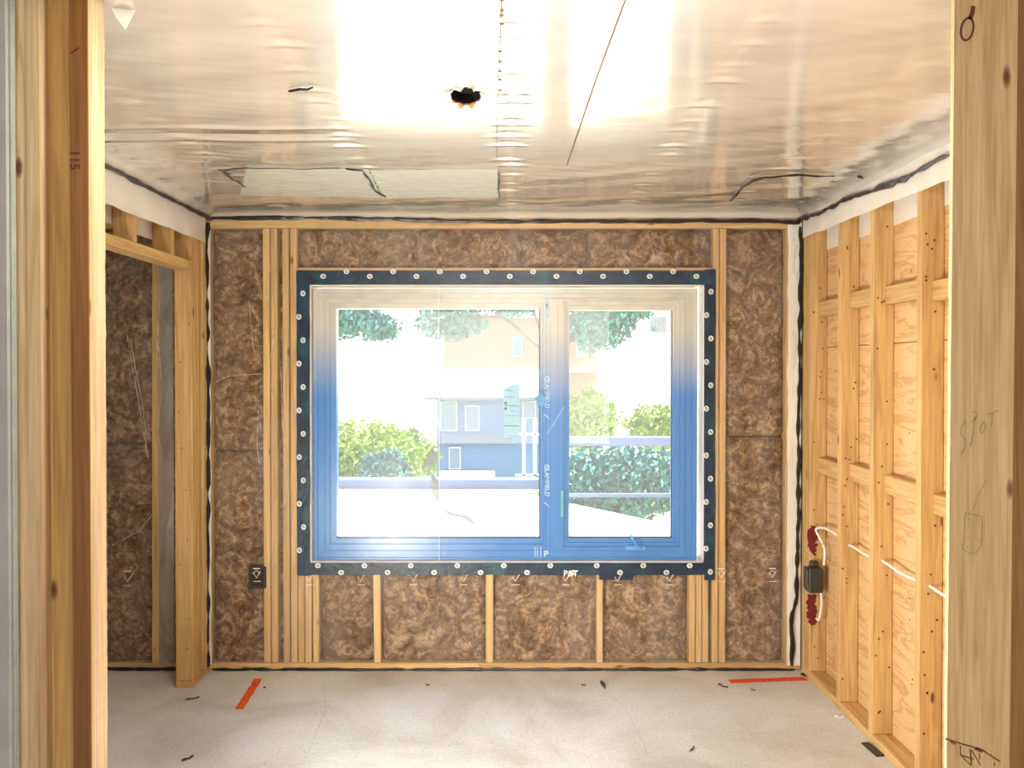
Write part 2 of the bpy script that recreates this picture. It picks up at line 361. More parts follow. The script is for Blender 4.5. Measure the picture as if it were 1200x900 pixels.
def batt(p0, p1, q0, q1, parent=wallb, amp=.012):
    x0, x1, z0, z1 = X(p0), X(p1), Z(q1), Z(q0); nu = max(3, int((x1-x0)/.02)); nv = max(4, int((z1-z0)/.02)); s = random.uniform(0, 50)
    def f(u, v):
        x = x0+(x1-x0)*u; z = z0+(z1-z0)*v; e = min(u, 1-u)*(x1-x0); g = min(v, 1-v)*(z1-z0)
        y = YB+.022+amp*noise.noise((x*7+s, z*7, 0))+amp*.6*noise.noise((x*19+s, z*19, 3))+.035*math.exp(-e/.014)+.03*math.exp(-g/.012)
        return Vector((x, y, z))
    return build('insulation_batt', grid(nu, nv, f), INS, parent, smooth=True)
TOPY = Z(0)
tpy = 430-(2.40-CH)*F/YB
for p in ((246.5, 308, tpy, 529), (246.5, 308, 530, 781), (325, 331, tpy, 781), (373, 437.5, 672, 781), (446, 569, 672, 781), (578, 699.5, 672, 781), (707, 808, 672, 781),
          (851, 921, tpy, 512), (851, 921, 513, 781), (348, 487, tpy, 314), (487, 612, tpy, 314), (612, 689, tpy, 314), (689, 835, tpy, 314),
          (68, 176, tpy, 520), (68, 176, 521, 781), (185, 238, tpy, 541), (185, 238, 542, 781), (-30, 60, tpy, 781)):
    batt(*p)
# window reveal (rough opening lining of folded sheeting)
bm = nb(); t = .006
box(bm, wxa-.0, wxa+t, YB+.0, 4.57, wza, wzb); box(bm, wxb-t, wxb, YB, 4.57, wza, wzb); box(bm, wxa, wxb, YB, 4.57, wza, wza+t); box(bm, wxa, wxb, YB, 4.57, wzb-t, wzb)
build('reveal_lining', bm, POLYM, wallb)

# ================================================================== window
win = empty('window_1', (X(594, 4.5), 4.5, Z(658, 4.5)), kind='structure')
YW = 4.475
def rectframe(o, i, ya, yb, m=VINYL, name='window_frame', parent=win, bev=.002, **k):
    """o,i = (px0,py0,px1,py1) outer/inner, at plane ya"""
    bm = nb(); A = [X(o[0], YW), Z(o[3], YW), X(o[2], YW), Z(o[1], YW)]; B = [X(i[0], YW), Z(i[3], YW), X(i[2], YW), Z(i[1], YW)]
    def loop(r, y): return [bm.verts.new((x, y, z)) for x, z in ((r[0], r[1]), (r[2], r[1]), (r[2], r[3]), (r[0], r[3]))]
    of, inf, ob, ib = loop(A, ya), loop(B, ya), loop(A, yb), loop(B, yb)
    for k_ in range(4):
        j = (k_+1) % 4
        bm.faces.new((of[k_], of[j], inf[j], inf[k_])); bm.faces.new((ob[k_], ib[k_], ib[j], ob[j]))
        bm.faces.new((of[k_], ob[k_], ob[j], of[j])); bm.faces.new((inf[k_], inf[j], ib[j], ib[k_]))
    bmesh.ops.recalc_face_normals(bm, faces=bm.faces)
    bmesh.ops.bevel(bm, geom=[e for e in bm.edges], offset=bev, segments=1, affect='EDGES')
    return build(name, bm, m, parent, **k)
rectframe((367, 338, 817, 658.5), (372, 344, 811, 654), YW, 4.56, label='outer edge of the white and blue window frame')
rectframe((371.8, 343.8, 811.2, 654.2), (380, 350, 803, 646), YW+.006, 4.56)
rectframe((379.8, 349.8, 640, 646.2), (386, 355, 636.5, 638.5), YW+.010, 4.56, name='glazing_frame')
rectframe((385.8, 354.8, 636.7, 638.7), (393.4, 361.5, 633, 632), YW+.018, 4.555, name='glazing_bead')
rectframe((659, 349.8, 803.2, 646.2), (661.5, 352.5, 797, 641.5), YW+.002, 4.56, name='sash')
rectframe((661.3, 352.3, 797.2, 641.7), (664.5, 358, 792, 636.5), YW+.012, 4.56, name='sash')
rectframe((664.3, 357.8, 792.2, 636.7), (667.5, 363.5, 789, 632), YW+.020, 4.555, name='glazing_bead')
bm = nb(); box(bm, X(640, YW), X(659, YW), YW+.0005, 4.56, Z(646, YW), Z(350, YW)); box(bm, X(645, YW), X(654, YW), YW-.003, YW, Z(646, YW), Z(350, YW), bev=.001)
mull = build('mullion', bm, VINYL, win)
for i_, (a, b_) in enumerate((((391, 359), (635, 634)), ((665, 361), (791, 634)))):
    build('glass_pane', bx(X(a[0], YW), X(b_[0], YW), YW+.033, YW+.036, Z(b_[1], YW), Z(a[1], YW)), GLASS, win)
bm = nb(); box(bm, X(393.5, YW), X(633, YW), YW+.0305, YW+.0325, Z(632, YW), Z(630.8, YW)); box(bm, X(667.5, YW), X(789, YW), YW+.0325, YW+.0345, Z(632, YW), Z(630.8, YW))
box(bm, X(787.6, YW), X(789, YW), YW+.0325, YW+.0345, Z(632, YW), Z(363.5, YW)); box(bm, X(631.8, YW), X(633, YW), YW+.0305, YW+.0325, Z(632, YW), Z(361.5, YW))
build('glazing_gasket', bm, BLACK, win)
# crank handle and latch
bm = nb(); box(bm, X(733, YW), X(757, YW), YW-.012, YW+.004, Z(645, YW), Z(640, YW), bev=.003)
hd = build('crank_base', bm, VINB, win)
build('crank_handle', tube([at(752, 644, YW-.018), at(746, 640, YW-.03), at(742, 632, YW-.036), at(740, 627, YW-.034)], .007, 8), VINB, win)
build('sash_lock', bx(X(657, YW), X(660.5, YW), YW-.012, YW+.001, Z(606, YW), Z(575, YW), bev=.003), plain('lock_green', (.12, .38, .48), .4), win)
# stickers on the glass
ys = YW+.0318
bm = nb(); V = [at(*p, ys) for p in ((590, 513), (609, 512.5), (609, 450), (604, 450), (596, 453), (590, 457))]
f0 = bm.faces.new([bm.verts.new(v) for v in V]); r = bmesh.ops.extrude_face_region(bm, geom=[f0]); bmesh.ops.translate(bm, vec=(0, .0005, 0), verts=[v for v in r['geom'] if isinstance(v, bmesh.types.BMVert)])
STK = plain('sticker_paper', (.30, .50, .62), .7, var=.05, bst=0)
st = build('sticker', bm, STK, win, label='tall pale blue paper label with ruled lines')
bm = nb()
for a, b_, c, w in ((592, 600, 457.5, .0025), (591, 602, 465, .003), (591, 608, 475.5, .0035), (591, 608, 487, .002), (591, 608, 499, .0035), (594, 607, 511, .002), (598, 605, 481.5, .002)):
    ribbon(bm, [at(a, c, ys-.0006), at(b_, c+.3, ys-.0006)], w, (0, -1, 0), .0004)
for a, c in ((592, 472.5), (592, 479)): ribbon(bm, [at(a-1, c, ys-.0006), at(a+2, c, ys-.0006)], .014, (0, -1, 0), .0004)
build('sticker_print', bm, plain('sticker_ink', (.05, .14, .22), .7, bst=0), st)
ys2 = YW+.0318
st2 = build('sticker', bx(X(762, YW), X(782, YW), ys2, ys2+.0005, Z(390, YW), Z(370.5, YW)), plain('sticker_pale', (.55, .68, .8), .7, bst=0), win, label='small square pale label in the upper right corner')
bm = nb()
for c in (764.5, 767.5, 771.5, 774.5, 777.5, 780): ribbon(bm, [at(c, 374, ys2-.0004), at(c, 388, ys2-.0004)], .0018, (0, -1, 0), .0003)
ribbon(bm, [at(763.5, 386, ys2-.0004), at(768, 386, ys2-.0004)], .02, (0, -1, 0), .0003)
build('sticker_print', bm, plain('sticker_ink_blue', (.25, .42, .62), .7, bst=0), st2)
# brand print on the mullion film, reading downwards
bm = nb(); yp = YW-.0036
def down(px, py): return Matrix.Translation(at(px, py, yp)) @ Matrix.Rotation(PI/2, 4, 'X') @ Matrix.Rotation(-PI/2, 4, 'Z')
for py in (363, 462.5, 566):
    text_bm('LAMFIELD', .034, down(641, py), 0.0003, bm, 0.0002)
    c = at(641, py-18, yp)
    rings(bm, c, .0125, .0155, .005, .0004, 6); ribbon(bm, [c+Vector((-.006, 0, .002)), c+Vector((.001, 0, -.004)), c+Vector((.008, 0, .005))], .004, (0, -1, 0), .0004)
    ribbon(bm, [at(638, py+23, yp), at(643.5, py+28, yp)], .004, (0, -1, 0), .0004)
build('film_lettering', bm, PALE, mull, label='pale lettering LAMFIELD repeated down the mullion film')
bm = nb()
for px in (627, 630, 634): ribbon(bm, [at(px, 641, YW-.002), at(px, 654, YW-.002)], .004, (0, -1, 0), .0004)
text_bm('P', .05, Matrix.Translation(at(640, 650, YW-.002)) @ Matrix.Rotation(PI/2, 4, 'X'), .0003, bm, .001)
build('chalk_mark', bm, PALE, win)
# loose flap of film at the mullion
bm = nb(); V = [bm.verts.new(v) for v in (at(634, 459, YW-.01), at(626.5, 467, YW-.022), at(634, 478, YW-.012), at(641, 470, YW-.004), at(637, 467, YW-.006))]
bm.faces.new((V[0], V[1], V[4])); bm.faces.new((V[1], V[2], V[4])); bm.faces.new((V[2], V[3], V[4])); bm.faces.new((V[3], V[0], V[4]))
build('film_flap', bm, VINB, mull)
build('scratch', tube([at(661, 477, YW-.003), at(652, 492, YW-.004), at(641, 509, YW-.003)], .0013, 5), PALE, mull)

# membrane tape round the opening
tp = empty('membrane_tape', (X(594), YB-.006, Z(668)), label='dark blue printed membrane tape framing the window opening', cat='tape')
def strip(x0, x1, z0, z1, y, horiz):
    n = 60; s = random.uniform(0, 99)
    def f(u, v):
        x = x0+(x1-x0)*u; z = z0+(z1-z0)*v; q = (x if horiz else z)
        w = .0035*noise.noise((q*6+s, 0 if v < .5 else 5, 0)) if (v if horiz else u) in (0, 1) else 0
        return Vector((x+(0 if horiz else w), y+.0015*noise.noise((x*15, z*15, s)), z+(w if horiz else 0)))
    return grid(n if horiz else 6, 6 if horiz else n, f)
yt = YB-.008
strips = []
for nm, p0, p1, q0, q1, hz in (('top', 349, 837, 317.5, 333.5, 1), ('bottom', 348, 838, 660, 674, 1), ('left', 348, 363.5, 318, 675, 0), ('right', 825.5, 838, 316, 680, 0)):
    bm = strip(X(p0), X(p1), Z(q1), Z(q0), yt-(.001 if hz else 0), hz)
    so = build('tape_strip', bm, TAPE, tp, smooth=True); so['_'] = 0; del so['_']
    bm = nb(); yy = yt-.0035; c = 0
    if hz:
        x = p0+30 if nm == 'top' else p0+24; k = 0
        while x < p1-6:
            qa, qb = (q0+6.5, q0+1) if nm == 'top' else (q0+3.5, q1-2.5)
            py = qa if k % 2 == 0 else qb
            rings(bm, at(x, py, yy), .0125, .0105, .0055); ribbon(bm, [at(x-1.5, py+.6, yy), at(x+1.6, py-.8, yy)], .004, (0, -1, 0))
            x += 27.3; k += 1
    else:
        y = q0+26; k = 0
        while y < q1-6:
            px = (p0+7.2 if nm == 'left' else p0+7.5) if k % 2 == 0 else (p0+2.4)
            rings(bm, at(px, y, yy), .0105, .0125, .0055); ribbon(bm, [at(px-.8, y+1.2, yy), at(px+.8, y-1.2, yy)], .004, (0, -1, 0))
            y += 27.4; k += 1
    build('printed_logo', bm, WHITE, so, kind='stuff')
bm = strip(X(702), X(742), Z(679.5), Z(664), yt-.004, True); build('tape_strip', bm, TAPE, tp, smooth=True)
bm = nb(); text_bm('P&T', .045, Matrix.Translation(at(669, 673, yt-.005)) @ Matrix.Rotation(PI/2, 4, 'X'), .0004, bm, .0005); build('tape_lettering', bm, WHITE, tp)

# ================================================================== poly sheets on the back wall
def sheet_back(x0, x1, z0, z1, hole=None, y=YB-.004, res=.03, folds=(), name='plastic_sheet', m=POLYW, ex=None, parent=None, **k):
    nu = int((x1-x0)/res)+1; nv = int((z1-z0)/res)+1; s = random.uniform(0, 9)
    bm = nb(); V = {}
    xs = [x0+(x1-x0)*i/nu for i in range(nu+1)]; zs = [z0+(z1-z0)*j/nv for j in range(nv+1)]
    if hole:
        def snap(a, lst):
            i = min(range(len(lst)), key=lambda i: abs(lst[i]-a)); lst[i] = a
        snap(hole[0], xs); snap(hole[1], xs); snap(hole[2], zs); snap(hole[3], zs)
    for j, z in enumerate(zs):
        for i, x in enumerate(xs):
            yy = y - .0015 + .002*noise.noise((x*5+s, z*3, 0)) + .0012*noise.noise((x*16, z*7+s, 2))
            for (fx, fz, gx, gz, w, h) in folds:
                a = Vector((fx, fz)); d = Vector((gx, gz))-a; t = max(0, min(1, (Vector((x, z))-a).dot(d)/d.length_squared)); dd = (Vector((x, z))-a-d*t).length
                yy -= h*math.exp(-(dd/w)**2)
            V[i, j] = bm.verts.new((x, yy, z))
    for j in range(nv):
        for i in range(nu):
            if hole and xs[i] >= hole[0]-1e-6 and xs[i+1] <= hole[1]+1e-6 and zs[j] >= hole[2]-1e-6 and zs[j+1] <= hole[3]+1e-6: continue
            bm.faces.new((V[i, j], V[i+1, j], V[i+1, j+1], V[i, j+1]))
    for v in [v for v in bm.verts if not v.link_faces]: bm.verts.remove(v)
    return build(name, bm, m, parent, smooth=True, **k)
pw = sheet_back(X(240), X(938), .02, 2.452, hole=(wxa, wxb, wza, wzb), res=.022, folds=[(X(292), Z(340), X(298), Z(400), .012, .006), (X(303), Z(480), X(301), Z(560), .012, .006), (X(327), Z(430), X(334), Z(560), .01, .008), (X(250), Z(445), X(305), Z(437), .012, .004),
   (X(262), Z(290), X(256), Z(720), .015, .006), (X(930), Z(280), X(931), Z(770), .03, .008)],
   label='clear vapour barrier sheet stretched over the brown insulation of the window wall', cat='plastic sheet')
yy = YB-.016
for px in (300, 362, 422, 484, 543, 604, 663, 724, 785, 846, 906):
    py = 675 if px in (300, 906, 846) else 679; c = at(px, py, yy); bm = nb()
    ribbon(bm, [at(px-3.2, py-2.5, yy), at(px-.3, py+3, yy), at(px+4.5, py-5, yy)], .0035, (0, -1, 0)); ribbon(bm, [at(px-4, py+7, yy), at(px+5, py+7, yy)], .003, (0, -1, 0))
    if py == 675: ribbon(bm, [at(px-4, py-8, yy), at(px+4, py-8, yy)], .005, (0, -1, 0)); ribbon(bm, [at(px-5, py-2, yy), at(px, py-6, yy), at(px+4, py-2, yy)], .003, (0, -1, 0))
    build('check_mark_print', bm, WHITE if px == 300 else PRINTG, pw)

fold = sheet_back(wxa-.002, wxb+.002, wza, wzb, y=YB+.012, res=.04, m=POLYG, folds=[(X(514), Z(335), X(514), Z(659), .006, .004)],
   label='thin clear plastic sheet taped across the window', cat='plastic sheet')
build('sheet_seam', tube([at(514, 336, YB+.006), at(514.5, 659, YB+.006)], .0014, 5), POLYM, fold)
pl = sheet_back(X(-30), X(205), .02, 2.452, res=.022, folds=[(X(148), Z(390), X(172), Z(520), .012, .012), (X(188), Z(330), X(187), Z(400), .02, .01), (X(186), Z(500), X(192), Z(560), .012, .01), (X(175), Z(620), X(181), Z(600), .01, .01)],
   label='clear vapour barrier sheet over insulation seen through the left opening', cat='plastic sheet')
bm = nb(); px, py = 148, 677
ribbon(bm, [at(px-3.2, py-2.5, yy), at(px-.3, py+6, yy), at(px+7, py-5, yy)], .005, (0, -1, 0)); ribbon(bm, [at(px-5, py+10, yy), at(px+5, py+10, yy)], .003, (0, -1, 0)); ribbon(bm, [at(px-5, py-7, yy), at(px+5, py-7, yy)], .006, (0, -1, 0))
build('check_mark_print', bm, PRINTG, pl)
FOLD_GLINT = film('fold_glint', .45, (.9, .85, .76), .2, 1.5, .5, (30, 30, 30), .3, .01, 1.5, .3)  # pale tubes shaped as the highlights along the sheet wrinkles
for q in (((149, 392), (158, 445), (173, 537)), ((153, 400), (166, 470), (172, 520))): build('fold_highlight', tube([at(x, y, YB-.012) for x, y in q], .0017, 5, .5), FOLD_GLINT, pl)
build('fold_highlight', tube([at(187, 352, YB-.014), at(185, 400, YB-.014), at(190, 450, YB-.014), at(184, 505, YB-.014), at(191, 545, YB-.014)], .0022, 5, .8), FOLD_GLINT, pl)
build('fold_highlight', tube([at(130, 640, YB-.012), at(163, 622, YB-.012), at(177, 604, YB-.012)], .002, 5, .5), FOLD_GLINT, pl)
OVL = film('poly_overlap', .62, (.85, .80, .72), .2, 1.5, .6, (9, 9, 2.5), .2, .015, .8, .10)
build('sheet_overlap', grid(5, 70, lambda u, v: Vector((X(186)+(X(204)-X(186))*u, YB-.010-.012*math.sin(PI*u)*(1+.6*noise.noise((u*3, v*16, 1))), .04+2.2*v))), OVL, pl, smooth=True)
for q, r_ in ((((292, 352), (296, 400), (299, 415)), .0018), (((317, 310), (314, 350), (320, 395), (316, 430), (319, 470)), .002), (((303, 470), (301, 520), (304, 545)), .0018), (((329, 430), (331, 500), (335, 560)), .002), (((252, 448), (270, 441), (306, 438)), .0016)):
    build('fold_highlight', tube(smooth_path([at(x, y, YB-.012) for x, y in q], 5), r_*.8, 5, .5), FOLD_GLINT, pw)
# milky strip lapped down the right corner
bm = grid(5, 80, lambda u, v: Vector((X(922)+(X(938)-X(922))*u+.006*noise.noise((0, 0, v*22))*(1-u), YB-.014-.006*noise.noise((u*4, v*30, 1)), .03+2.40*v)))
build('corner_plastic_strip', bm, POLYM, smooth=True, label='milky plastic strip hanging down the right rear corner', cat='plastic strip')
bm = grid(4, 80, lambda u, v: Vector((X(241)+(X(248)-X(241))*u+.005*noise.noise((9, 0, v*20))*u, YB-.014-.006*noise.noise((u*4, v*30, 6)), .04+2.38*v)))
build('corner_plastic_strip', bm, POLYM, smooth=True, label='milky plastic strip hanging down the left rear corner', cat='plastic strip')
# sealant beads
bd = build('sealant_bead', bead([at(243, 257, YB-.012), at(330, 255, YB-.012), at(420, 256.5, YB-.012), at(560, 260, YB-.012), at(760, 260, YB-.012), at(900, 259, YB-.012), at(937, 262, YB-.012)], .0105, .006), BLACK,
   label='black sealant line across the top of the window wall', cat='sealant')
build('sealant_bead', bead([at(242, 262, YB-.028), at(243, 520, YB-.028), at(241, 782, YB-.028)], .0125, .008, jit=.6), BLACK, label='black sealant line down the left rear corner', cat='sealant')
build('sealant_bead', bead([at(938, 265, YB-.018), at(936.5, 500, YB-.018), at(935, 700, YB-.018), at(929, 720, YB-.018), at(930, 782, YB-.018)], .0095, .008, jit=.7), BLACK, label='black sealant line down the right rear corner', cat='sealant')
bm = bead([Vector((-1.60, YB-.006, .006)), Vector((0, YB-.006, .006)), Vector((1.56, YB-.006, .006))], .008, .005, jit=.6)
build('sealant_bead', bm, BLACK, label='black sealant line along the floor under the window', cat='sealant')
build('sealant_bead', bead([Vector((-2.85, YB-.006, .008)), Vector((-1.72, YB-.006, .008))], .009, .005, jit=.6), BLACK, label='black sealant line on the floor beyond the left opening', cat='sealant')

# ================================================================== right wall
wallr = empty('wall_right', (1.65, 3.2, 0), kind='structure')
def piece(name, m, *a, parent=None, bev=.002, **k): return build(name, bx(*a, bev=bev), m, parent, **k)
for y0 in (2.0, 2.38, 2.76, 3.165, 3.575, 3.925): piece('stud', WZ, 1.60, 1.688, y0, y0+.038, .039, 2.40, parent=wallr)
for y0 in (4.32, 4.36, 4.40): piece('stud', WZ, 1.60, 1.688, y0, y0+.0385, .039, 2.40, parent=wallr)
piece('bottom_plate', WY, 1.60, 1.688, 1.9, 4.438, 0, .038, parent=wallr, bev=.003)
piece('top_plate', WY, 1.60, 1.688, 1.9, 4.438, 2.402, 2.482, parent=wallr, bev=.003)
Ys = [2.038, 2.38, 2.418, 2.76, 2.798, 3.165, 3.203, 3.575, 3.613, 3.925, 3.963, 4.32]
for i in range(0, 12, 2):
    dz = (0, .006, -.01, .008, .014, 0)[i//2]
    for z0, z1 in ((1.915, 1.992), (1.092, 1.17)):
        piece('blocking', WY, 1.645+random.uniform(-.004, .004), 1.688, Ys[i]+.001, Ys[i+1]-.001, z0+dz, z1+dz, parent=wallr)
# plywood on the far side of the studs
for z0, z1 in ((.0, 1.752), (1.755, 2.66)):
    for y0, y1 in ((-2.5, 1.2), (1.203, 2.778), (2.782, 4.62)): piece('plywood_sheet', PLY, 1.690, 1.702, y0, y1, z0, z1, parent=wallr, bev=.001)
build('outer_cladding', bx(1.7035, 1.745, -2.5, 4.62, 0, 2.66), SHEATH, wallr)
# nails in the studs
bm = nb()
for yf in (3.165, 3.575, 3.925, 4.32):
    for k in range(18):
        c = Vector((random.uniform(1.612, 1.678), yf-.0008, random.uniform(.1, 2.3))); bmesh.ops.create_cone(bm, cap_ends=True, segments=6, radius1=.0045, radius2=.0045, depth=.0015, matrix=Matrix.Translation(c) @ Matrix.Rotation(PI/2, 4, 'X'))
for k in range(10):
    c = Vector((1.6895, random.uniform(3.22, 3.5), random.uniform(.2, 2.1))); bmesh.ops.create_cone(bm, cap_ends=True, segments=6, radius1=.004, radius2=.004, depth=.0015, matrix=Matrix.Translation(c) @ Matrix.Rotation(PI/2, 4, 'Y'))
build('nail_heads', bm, KNOT, wallr, kind='stuff')
# red paint round the box
for q in (((952, 616), (960, 618), (958, 635), (957, 652), (950, 650), (948, 640), (947, 622)), ((949, 697), (957, 697), (957, 712), (957, 730), (952, 737), (947, 728), (946, 712))):
    bm = nb(); P = resample([at(*p, 4.3185) for p in q+(q[0],)], .012)[:-1]; P = [p+Vector((random.uniform(-.006, .006), 0, random.uniform(-.006, .006))) for p in P]
    f0 = bm.faces.new([bm.verts.new(p+Vector(((.012 if k % 2 else -.006)*random.random(), 0, .006*random.random()))) for k, p in enumerate(P)]); r = bmesh.ops.extrude_face_region(bm, geom=[f0]); bmesh.ops.translate(bm, vec=(0, .001, 0), verts=[v for v in r['geom'] if isinstance(v, bmesh.types.BMVert)])
    build('paint_patch', bm, REDP, wallr, label='dark red spray paint patch')
# poly strips on the right wall
def wall_strip(Xp, y0, y1, za, zb, s, n=90, amp=.006):
    def f(u, v):
        y = y0+(y1-y0)*u; zl = za(u) if callable(za) else za
        return Vector((Xp+amp*noise.noise((y*4, v*3, s)), y, zl+(zb-zl)*v+.006*noise.noise((y*6, 7, s))*(1-v)))
    return grid(n, 8, f)
build('plastic_strip', wall_strip(1.588, 1.95, 4.40, lambda u: 2.312+.03*u, 2.484, 3.1), POLYM, smooth=True, label='milky plastic flap folded down over the top of the right wall studs', cat='plastic strip')
build('plastic_strip', wall_strip(1.684, 1.95, 3.16, 2.27, 2.40, 5.2, 40, .001), POLYM, wallr, smooth=True)
for a, b_ in ((3.205, 3.573), (3.615, 3.923), (3.965, 4.318)): build('plastic_strip', wall_strip(1.684, a, b_, 2.265, 2.40, a, 12, .001), POLYM, wallr, smooth=True)
build('sealant_bead', bead([Vector((1.572, 4.42, 2.44)), Vector((1.577, 4.1, 2.425)), Vector((1.576, 3.8, 2.43)), Vector((1.577, 3.4, 2.40)), Vector((1.577, 2.9, 2.405)), Vector((1.577, 2.3, 2.40))], .010, .010, .02, .7), BLACK,
   label='thick wavy black sealant line along the top of the right wall', cat='sealant')
# electrical box on the corner stud
eb = empty('electrical_box', (1.61, 4.29, .53), label='dark plastic electrical box on the corner stud of the right wall', cat='electrical box')
bm = nb(); box(bm, 1.575, 1.650, 4.255, 4.317, .47, .60, bev=.006); build('body', bm, PVC, eb)
bm = nb(); box(bm, 1.563, 1.576, 4.262, 4.31, .485, .602, bev=.003); build('front_rim', bm, PVC, eb)
bm = nb(); ribbon(bm, [Vector((1.565, 4.261, .59)), Vector((1.564, 4.261, .52)), Vector((1.572, 4.261, .488))], .004, (0, -1, 0), .002); build('bracket_edge', bm, METAL, eb)
bm = nb(); box(bm, 1.595, 1.635, 4.28, 4.317, .60, .63, bev=.006); build('cable_clamp', bm, PVC, eb)
# cable runs
zc = .812
main = smooth_path([(1.645, 4.24, .62), (1.652, 4.25, .70), (1.632, 4.27, .76), (1.618, 4.28, .80), (1.63, 4.2, .822), (1.642, 4.08, .815), (1.645, 3.94, .795), (1.645, 3.88, .795), (1.648, 3.75, .788), (1.645, 3.60, .80), (1.64, 3.52, .80), (1.646, 3.38, .788), (1.64, 3.19, .80), (1.64, 3.1, .795), (1.646, 2.95, .788), (1.64, 2.78, .8), (1.64, 2.6, .78)], 6)
build('white_cable', tube(main, .0058, 7), CABLE, label='white cable running from the box through the right wall studs', cat='cable')
build('white_cable', tube(smooth_path([(1.640, 4.27, .475), (1.642, 4.262, .42), (1.636, 4.27, .345), (1.628, 4.272, .325), (1.618, 4.275, .335)], 6), .005, 6), CABLE, label='short white cable tail hanging below the corner electrical box', cat='cable')
# dark electrical box behind the sheeting on the window wall
eb2 = empty('electrical_box', (X(301), YB+.01, Z(690)), label='black electrical box behind sheeting left of the window', cat='electrical box')
bm = nb(); box(bm, X(291), X(311.5), YB-.010, YB+.05, Z(690), Z(664), bev=.005); build('body', bm, PVC, eb2)
bm = nb(); box(bm, X(294), X(309), YB-.013, YB-.009, Z(687), Z(667), bev=.001); build('cover', bm, DARK, eb2)
# copied marks are printed on the sheet in front of it
# ================================================================== left wall with the opening
walll = empty('wall_left', (-1.66, 4.0, 0), kind='structure')
xa, xb = -1.704, -1.615
piece('stud', WZ, xa, xb, 4.20, 4.238, .034, 2.402, parent=walll, label='flat pine stud ending the short left wall beside the opening')
for y0 in (4.24, 4.28, 4.36, 4.40): piece('stud', WZ, xa, xb, y0, y0+.037, .034, 2.402, parent=walll)
piece('bottom_plate', WY, xa, xb, 4.196, 4.438, 0, .034, parent=walll)
piece('header_plate', WY, xa, xb, 1.95, 4.198, 2.147, 2.192, parent=walll, label='pale horizontal pine plate over the left opening')
for y0 in (3.548, 3.95, 3.15, 2.75, 2.35): piece('cripple_stud', WZ, xa, xb, y0, y0+.038, 2.193, 2.402, parent=walll)
piece('top_plate', WY, xa, xb, 1.95, 4.438, 2.404, 2.482, parent=walll)
build('plastic_strip', wall_strip(-1.712, 2.0, 4.1, 2.265, 2.47, 8.8, 60, .002), POLYM, walll, smooth=True)
build('plastic_strip', wall_strip(-1.604, 1.95, 4.36, lambda u: 2.292+.02*u, 2.484, 1.7), POLYM, smooth=True, label='milky plastic flap folded down over the top of the left wall', cat='plastic strip')
build('sealant_bead', bead([Vector((-1.594, 4.42, 2.445)), Vector((-1.594, 4.0, 2.447)), Vector((-1.594, 3.3, 2.447)), Vector((-1.594, 2.3, 2.45))], .0095, .005, jit=.3), BLACK, label='straight black sealant line along the top of the left wall', cat='sealant')
bm = nb()
for k in range(9): bmesh.ops.create_cone(bm, cap_ends=True, segments=6, radius1=.004, radius2=.003, depth=.0015, matrix=Matrix.Translation((random.uniform(-1.695, -1.625), 4.1992, .15+k*.22+random.uniform(-.05, .05))) @ Matrix.Rotation(PI/2, 4, 'X'))
build('nail_heads', bm, KNOT, walll, kind='stuff')
piece('trim_1', SHEATH, -2.97, -2.95, -2.5, 4.62, 0, 2.66, bev=0, kind='structure')
bpy.data.objects['trim_1'].name = 'wall_far_left'
build('wall_rear', bx(-2.97, 1.745, -2.53, -2.5, 0, 2.66), plain('rear_drywall', (.55, .53, .49), .85), kind='structure')

# ================================================================== front framing (the wall that the camera looks through)
wallf = empty('wall_front', (-1.0, 1.84, 0), kind='structure')
def fx(px, Y): return (px-594)*Y/F
piece('stud', WRED, fx(83, 1.8), fx(104, 1.8), 1.802, 1.806, 0, 2.484, parent=wallf, bev=.0005, label='reddish brown face of the opening stud with its shade in the colour')  # thin slab, its dark colour paints the shade on the stud's front
def rough_stud(x0, x1, y0, y1, m, edge=+1, lab=None, name='stud', z1=2.484):
    bm = nb(); n = 160; s = random.uniform(0, 50); L = []
    for k in range(n+1):
        z = z1*k/n; j = .0012*noise.noise((0, s, z*9))+.0011*noise.noise((s, 0, z*60))+(.0012 if noise.noise((s*2, 3, z*7)) > .52 else 0)
        c = [(x0, y0), (x1+(j if edge > 0 else 0), y0+.001), (x1+(j if edge > 0 else 0), y1), (x0, y1)]
        if edge < 0: c[0] = (x0-j, y0); c[3] = (x0-j, y1)
        L.append([bm.verts.new((x, y, z)) for x, y in c])
    for a, b_ in zip(L, L[1:]):
        for k in range(4): bm.faces.new((a[k], a[(k+1) % 4], b_[(k+1) % 4], b_[k]))
    bm.faces.new(L[0]); bm.faces.new(L[-1][::-1]); bmesh.ops.recalc_face_normals(bm, faces=bm.faces)
    return build(name, bm, m, wallf, label=lab)
rough_stud(fx(83, 1.8), fx(103.5, 1.806), 1.806, 1.885, WPALE, lab='pine stud with torn fuzzy edge bordering the left opening')
rough_stud(fx(46, 1.84), fx(83.5, 1.84), 1.838, 1.876, WZ, edge=0, lab='flat pine stud turned face on beside the opening stud')
rough_stud(fx(33, 1.80), fx(47.5, 1.80), 1.80, 1.86, WPALE, edge=0); rough_stud(fx(19, 1.80), fx(32.4, 1.80), 1.801, 1.86, WPALE, edge=0)
piece('gap_shade_strip', DARK, fx(15, 1.80), fx(19, 1.80), 1.815, 1.83, 0, 2.484, parent=wallf, bev=0)  # dark strip fills the gap, its colour painting the gap's shade
dw = piece('drywall_board', DRYW, fx(-120, 1.78), fx(14, 1.78), 1.765, 1.78, 0, 2.484, parent=wallf, bev=.001, label='grey drywall board at the left edge of the opening')
piece('corner_bead', plain('bead_green', (.36, .44, .42), .6), fx(14, 1.78)+.0005, fx(17, 1.78), 1.775, 1.79, 0, 2.484, parent=wallf, bev=.001)
